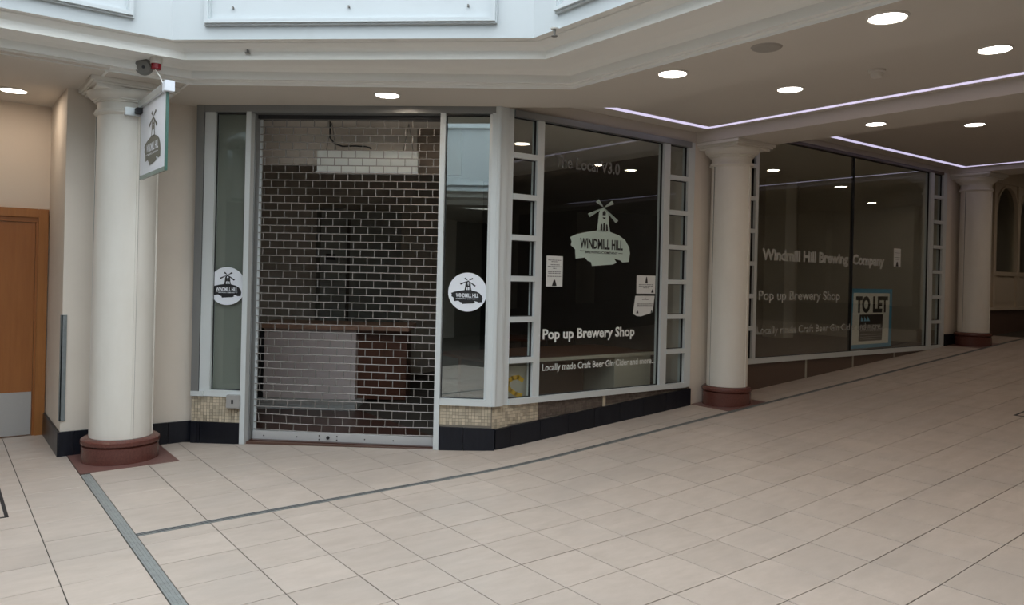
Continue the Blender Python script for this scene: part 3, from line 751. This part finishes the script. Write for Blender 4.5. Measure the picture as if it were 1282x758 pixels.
for x,y,z,lb_ in [(.25,-5.05,ZC,'round downlight beside the cornice, level with the camera'),(1.76,-5.0,3.24,'near bay round downlight level with the camera'),(3.05,-4,ZC,'round downlight in the middle beam, second from the shops'),
                (5.43,-3.6,3.455,'far bay round downlight, second from the shops on the near side'),(7.03,-1.9,3.455,'far bay round downlight nearest the last column, close to the letting board window'),
                (9.17,-1.95,3.375,'round downlight in the far beam, nearest the last column'),(9.17,-3.9,3.375,'round downlight in the far beam, second from the last column'),
                (.25,-6.67,ZC,'round downlight beside the cornice, just behind the camera'),(11.6,-1.6,3.70,'added end bay round downlight out of view, brightening the arched windows'),(15.2,-4.6,3.70,'end bay round downlight beside the far end wall')]:  # lamp by the arched windows is added out of view to brighten them
    downlight(x,y,z,lb_)
sd = thing('smoke_detector', (1.70,-2.60,3.19), 'small round smoke detector between downlights on near ceiling', 'detector')
MB().lathe((1.70,-2.60,3.205),[(.045,.012),(.062,.018),(.062,.036)],28).build('base', M_trim, sd, smooth=True)
MB().lathe((1.70,-2.60,3.18),[(.02,.0),(.04,.004),(.045,.02),(.045,.037)],28).build('sensor_head', M_trim, sd, smooth=True)
sp_ = thing('ceiling_speaker', (.24,-2.64,3.105), 'flat round speaker grille in ceiling between two downlights', 'speaker')
MB().lathe((.24,-2.64,3.108),[(.085,0),(.092,.003),(.10,.012)],36).build('grille', mat('speaker_grille',(.36,.33,.29),.7), sp_, smooth=True)
def sprinkler(x,y,z,label):
    o = thing('sprinkler_head', (x,y,z-.06), label, 'sprinkler')
    MB().lathe((x,y,z-.008),[(.026,0),(.03,.008)],20).build('escutcheon', M_corn, o)
    MB().lathe((x,y,z-.058),[(.022,0),(.022,.004),(.006,.006),(.008,.03),(.012,.05)],14).build('nozzle', M_gry, o, smooth=True)
sprinkler(-.60,-1.49,3.345,'small dark sprinkler head under the cornice at upper right')
sprinkler(SPX,SPY,3.345,'small dark sprinkler head under the cornice above shutter left')
bc = thing('beacon', (-2.69,.90,3.14), 'small red alarm beacon under cornice above the projecting sign', 'alarm beacon')
MB().lathe((-2.69,.90,3.20),[(.044,0),(.046,.05)],24).build('mount', M_trim, bc, smooth=True)
MB().lathe((-2.69,.90,3.155),[(.03,0),(.037,.006),(.038,.046)],24).build('lens', M_red, bc, smooth=True)
dm = thing('alarm_sounder', (-2.76,.99,3.12), 'dark round sounder disc beside the red beacon', 'alarm')
q = MB(); c = Vector((-2.755,1.0,3.185)); dn = Vector((-.35,-.9,-.25)).normalized(); u = dn.cross(Vector((0,0,1))).normalized(); v = u.cross(dn)
for rr, off, th, nm, mm in ((.066,0,.03,'body',M_gry),(.05,.03,.012,'cover',M_gry),(.012,.042,.006,'centre_cap',M_gask)):
    q = MB(); q.slab([c+dn*off+(u*math.cos(2*math.pi*i/28)+v*math.sin(2*math.pi*i/28))*rr for i in range(28)], dn*th); q.build(nm, mm, dm)
cb = MB().tube([(-2.70,.90,3.16),(-2.68,.8,3.08),(-2.70,.62,2.99),(-2.705,.5,2.97)], .003, 6).build('cable', M_corn); tag(cb,'thin cable dropping from beacon to the projecting sign','cable')
# ------------------------------------------------------------------ shop interior seen through grille and glass
sf = MB()
struct('floor_shop', MB().prism([(-2.0,1.85),(0,.1),(2.75,.1),(2.75,4.2),(-2.0,4.2)], -.1, .0), M_shopf)
struct('wall_shop_back', MB().box((-2.2,4.2,-.1),(2.9,4.3,3.2)), mat('shop_back_paint',(.40,.36,.31),.8))
BK = lambda s,m,z: FW(s,m,z)
struct('wall_bulkhead', MB().box((.90,-.85,2.69),(2.6,-.75,3.07),FW), mat('bulkhead_paint',(.78,.72,.64),.8))
struct('wall_bulkhead_brown', MB().box((.45,-.85,2.60),(.90,-.75,3.07),FW), mat('brown_bulkhead_paint',(.30,.24,.19),.8))
struct('wall_shop_left', MB().box((-2.15,1.96,-.1),(-2.0,4.3,3.2)), MATS['shop_back_paint'])
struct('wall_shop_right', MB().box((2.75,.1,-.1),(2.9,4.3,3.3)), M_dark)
struct('ceiling_shop', MB().prism([(-2.1,1.86),(0,.03),(2.9,.1),(2.9,4.3),(-2.1,4.3)], 3.06, 3.16), M_shopc)
struct('floor_shop_far', MB().box((3.4,.09,.5),(8.8,3.6,.66)), M_shopf)
M_far = mat('far_shop_paint', (.78,.73,.62), .8, noise=.15, nscale=1.5)
struct('wall_shop_far_back', MB().box((3.4,2.6,.5),(8.8,2.7,3.5)), M_far)
struct('wall_shop_far_left', MB().box((3.35,.09,.5),(3.42,2.7,3.5)), M_far)
struct('wall_shop_far_right', MB().box((8.75,.09,.5),(8.9,2.7,3.5)), M_far)
struct('ceiling_shop_far', MB().box((3.4,.08,3.388),(8.9,2.72,3.45)), M_far)
# interior piers in the far unit
for x, w_, m_ in ((4.9,.45,M_dark),(5.6,.35,M_wall),(7.3,.3,M_far)):
    o = MB().box((x,1.9,.66),(x+w_,2.3,3.38)).build('interior_pier', m_); 
    tag(o, {4.9:'dark square pier behind far window glass, left one',5.6:'pale square pier behind far window glass, middle one',7.3:'grey square pier behind far window glass, right one'}[x], 'pier')
# pale partition and door at the back of the near unit
pt = thing('partition', (.6,3.9,0), 'pale grey partition with small hatch behind the roller shutter', 'partition')
MB().box((.05,4.05,0),(1.25,4.2,2.45)).build('panel', M_pgrey, pt)
MB().box((.42,4.03,.0),(.46,4.05,2.3)).build('batten', M_dark, pt)
MB().box((.12,4.02,1.75),(.25,4.05,1.83)).build('hatch', M_ink, pt)
# counter
ct = thing('counter', (-.4,3.2,0), 'pale fronted counter with timber top behind the shutter', 'counter')
A = Vector((-.86,3.53,0)); B = Vector((.02,2.86,0)); D = (B-A).normalized(); N = Vector((D.y,-D.x,0))
PC = lambda s,m,z: tuple(A+D*s+N*m+Vector((0,0,z)))
MB().box((0,-.55,.05),(1.106,0,.90),PC).build('front_panel', M_pink, ct)
MB().box((-.05,-.6,0.0),(1.2,.42,.06),PC).build('platform', mat('pale_platform',(.42,.44,.43),.5), ct)
MB().box((-.04,-.6,.90),(1.75,.08,.965),PC).build('counter_top', M_ctop, ct, bevel=.004)
MB().box((1.106,-.5,.05),(1.70,-.12,.90),PC).build('side_panel', M_brn, ct)
MB().box((-.06,-.55,.05),(-.01,.01,.90),PC).build('dark_gap_strip', M_gask, ct)  # black strip stands in for the dark gap at the counter's left end
# hanging light box
lb = thing('light_box', FW(1.33,-.45,2.56), 'pale rectangular light box hanging behind the top of shutter', 'light fitting')
PL = lambda x,o,z: FW(1.83-x, -.45+o, z)
MB().box((0,-.08,2.575),(1.005,0,2.785),PL).build('cover', mat('light_box_face',(.82,.86,.82),.4), lb, bevel=.006)
MB().box((-.01,-.09,2.56),(1.01,.012,2.578),PL).build('lower_edge', M_al, lb)
for s in (.13,.90):
    MB().tube([PL(s-.05,-.04,2.785),PL(s,-.04,3.06)], .004, 6).build('hanger', M_gry, lb)
    MB().tube([PL(s+.05,-.04,2.785),PL(s,-.04,3.06)], .004, 6).build('hanger', M_gry, lb)
cbl = MB().tube([PL(.135,.03,3.06),PL(.14,.04,2.90),PL(.19,.05,2.84),PL(.27,.05,2.815),PL(.40,.05,2.82),PL(.50,.05,2.815),PL(.54,.04,2.805),PL(.55,.03,2.792)], .008, 8).build('black_cable', M_cab); tag(cbl,'black cable looping down above the hanging light box','cable')
# bench in the corner window
bn = thing('display_bench', (1.3,.6,0), 'low cream display bench with brown top inside the emblem window', 'bench')
MB().box((.15,.22,.752),(2.42,.27,.785)).build('front_rail', M_cream, bn)
MB().box((.15,.27,.755),(2.42,1.25,.782)).build('top', M_brn, bn)
MB().box((1.80,.27,0),(2.36,.75,.755)).build('end_block', M_cream, bn)
MB().box((.60,.24,.0),(.63,.75,.752)).build('leg_panel', M_cream, bn)
MB().box((.15,.75,0),(1.80,.80,.755)).build('back_panel', M_brn, bn)
bd = thing('cream_board', (.35,.13,.43), 'pale board with yellow hooked mark in lowest ladder pane', 'board')
MB().box((.18,.12,.30),(.56,.14,.74)).build('panel', M_cream, bd)
cv = [(.235,.60),(.29,.625),(.36,.635),(.42,.63),(.445,.60),(.40,.575)]
hk = []
arc = [Vector(p) for p in [(.44,.60),(.385,.635),(.32,.63),(.265,.60),(.26,.555),(.30,.51),(.36,.475),(.43,.455)]]
for i in range(len(arc)-1):
    d = (arc[i+1]-arc[i]).normalized(); n = Vector((-d.y,d.x))*.021; e = d*.008
    hk.append([tuple(arc[i]-n-e),tuple(arc[i+1]-n+e),tuple(arc[i+1]+n+e),tuple(arc[i]+n-e)])
flat([[(p[0],p[1]) for p in h] for h in hk], lambda x,z,o: (x,.12-o,z), .001, .001).build('yellow_mark', M_yel, bd)
# chair and table deeper inside
def chair(x, y, a, label):
    r = thing('cafe_chair', (x,y,0), label, 'chair'); ca, sa = math.cos(a), math.sin(a)
    P = lambda u,v,z: (x+u*ca-v*sa, y+u*sa+v*ca, z)
    MB().box((-.2,-.2,.44),(.2,.2,.475),P).build('seat', M_chair, r, bevel=.006)
    for u in (-.18,.18):
        MB().tube([P(u,-.18,0),P(u*.98,-.18,.45)], .016).build('leg', M_chair, r, smooth=True)
        MB().tube([P(u,.2,0),P(u,.18,.45),P(u,.21,.92)], .016).build('leg', M_chair, r, smooth=True)
    MB().box((-.19,.19,.80),(.19,.215,.92),P).build('back_rail', M_chair, r, bevel=.005)
    MB().box((-.18,.185,.62),(.18,.205,.66),P).build('back_slat', M_chair, r)
chair(2.35,1.75,-.5,'dark wooden chair beyond the bench inside emblem window')
tbq = thing('cafe_table', (2.45,2.6,0), 'dark round cafe table behind the chair inside emblem window', 'table')
MB().lathe((2.35,2.6,.74),[(.36,0),(.37,.03)],36).build('table_top', M_brn, tbq)
MB().lathe((2.35,2.6,0),[(.2,0),(.2,.02),(.03,.05),(.03,.74)],24).build('pedestal', M_chair, tbq, smooth=True)
# ------------------------------------------------------------------ arched shopfront at the far right
ZW = 1.195
aw = thing('window_5', (11.3,0,ZW), kind='structure')
struct('baseboard_5', MB().box((10.25,.02,.6),(14,.12,ZW)), mat('granite_dado',(.16,.10,.075),.3,noise=.7,nscale=50,col2=(.08,.05,.04)))
bar(aw,'sill',WW,(10.2,-.06,ZW),(14,.03,ZW+.05),M_join)
bar(aw,'lower_panel',WW,(10.25,-.08,ZW+.05),(14,-.03,1.83),M_join)
bar(aw,'header',WW,(10.2,-.08,3.42),(14,.02,3.7),M_join)
k = 10.56
for i in range(3):
    a, b = k+.13, k+.13+.86
    bar(aw,'stile',WW,(k,-.08,ZW+.05),(k+.11,.01,3.42),M_join,.004)
    # arched head: panel with curved cut
    c = (a+b)/2; r = (b-a)/2; zs = 2.93
    arc = [(c+r*math.cos(math.pi*j/16), zs+r*math.sin(math.pi*j/16)) for j in range(17)]
    q = MB()
    for j in range(16):
        p0_, p1_ = arc[j], arc[j+1]
        q.slab([WW(p0_[0],-.05,p0_[1]),WW(p1_[0],-.05,p1_[1]),WW(p1_[0],-.05,3.44),WW(p0_[0],-.05,3.44)],(0,-.03,0))
    q.build('arched_head', M_join, aw)
    q = MB()
    for j in range(16):
        p0_, p1_ = arc[j], arc[j+1]; e0 = (c+(p0_[0]-c)*1.07, zs+(p0_[1]-zs)*1.07); e1 = (c+(p1_[0]-c)*1.07, zs+(p1_[1]-zs)*1.07)
        q.slab([WW(p0_[0],-.02,p0_[1]),WW(p1_[0],-.02,p1_[1]),WW(e1[0],-.02,e1[1]),WW(e0[0],-.02,e0[1])],(0,-.03,0))
    q.build('arch_moulding', M_join, aw)
    MB().box((a-.02,-.058,1.83),(b+.02,-.052,3.40),WW).build('glass_pane', G_main, aw)
    bar(aw,'raised_panel',WW,(a+.04,-.03,1.32),(b-.04,-.015,1.76),M_join,.006)
    bar(aw,'middle_rail',WW,(a-.02,-.07,1.80),(b+.02,.0,1.87),M_join)
    k += 1.0
bar(aw,'stile',WW,(10.2,-.08,ZW+.05),(10.42,.02,3.42),M_join)
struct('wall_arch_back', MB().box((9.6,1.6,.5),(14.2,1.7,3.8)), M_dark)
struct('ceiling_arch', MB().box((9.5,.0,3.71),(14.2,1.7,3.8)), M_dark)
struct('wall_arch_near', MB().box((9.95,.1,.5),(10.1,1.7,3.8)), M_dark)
struct('wall_arch_side', MB().box((14,-.0,.5),(14.1,1.7,3.8)), M_join)
# ------------------------------------------------------------------ rest of the mall, behind and beside the camera
struct('wall_right', MB().box((16.9,-12.2,-.4),(17,2,4)), M_wall)
struct('wall_right_return', MB().box((14,-.02,-.4),(17,.12,4)), M_wall)
struct('wall_rear', MB().box((-12.2,-12.1,-.4),(17,-12,4)), M_opp)
struct('wall_far_left', MB().box((-12.1,-12.2,-.4),(-12,3.2,4)), M_opp)
q = MB()
for x in (-9,-6.2,-3,0,3,6,9,12): q.box((x-.3,-12.0,-.3),(x+.3,-11.8,3.6))
for y in (-10,-7,-4.5,-2): q.box((16.6,y-.3,.5),(16.9,y+.3,3.7))
struct('wall_rear_pilasters', q, M_wall)
q = MB()
for y in (-9,-5.5,-2.2,.8): q.box((-12,y-.3,-.3),(-11.8,y+.3,3.3))
struct('wall_left_pilasters', q, M_wall)
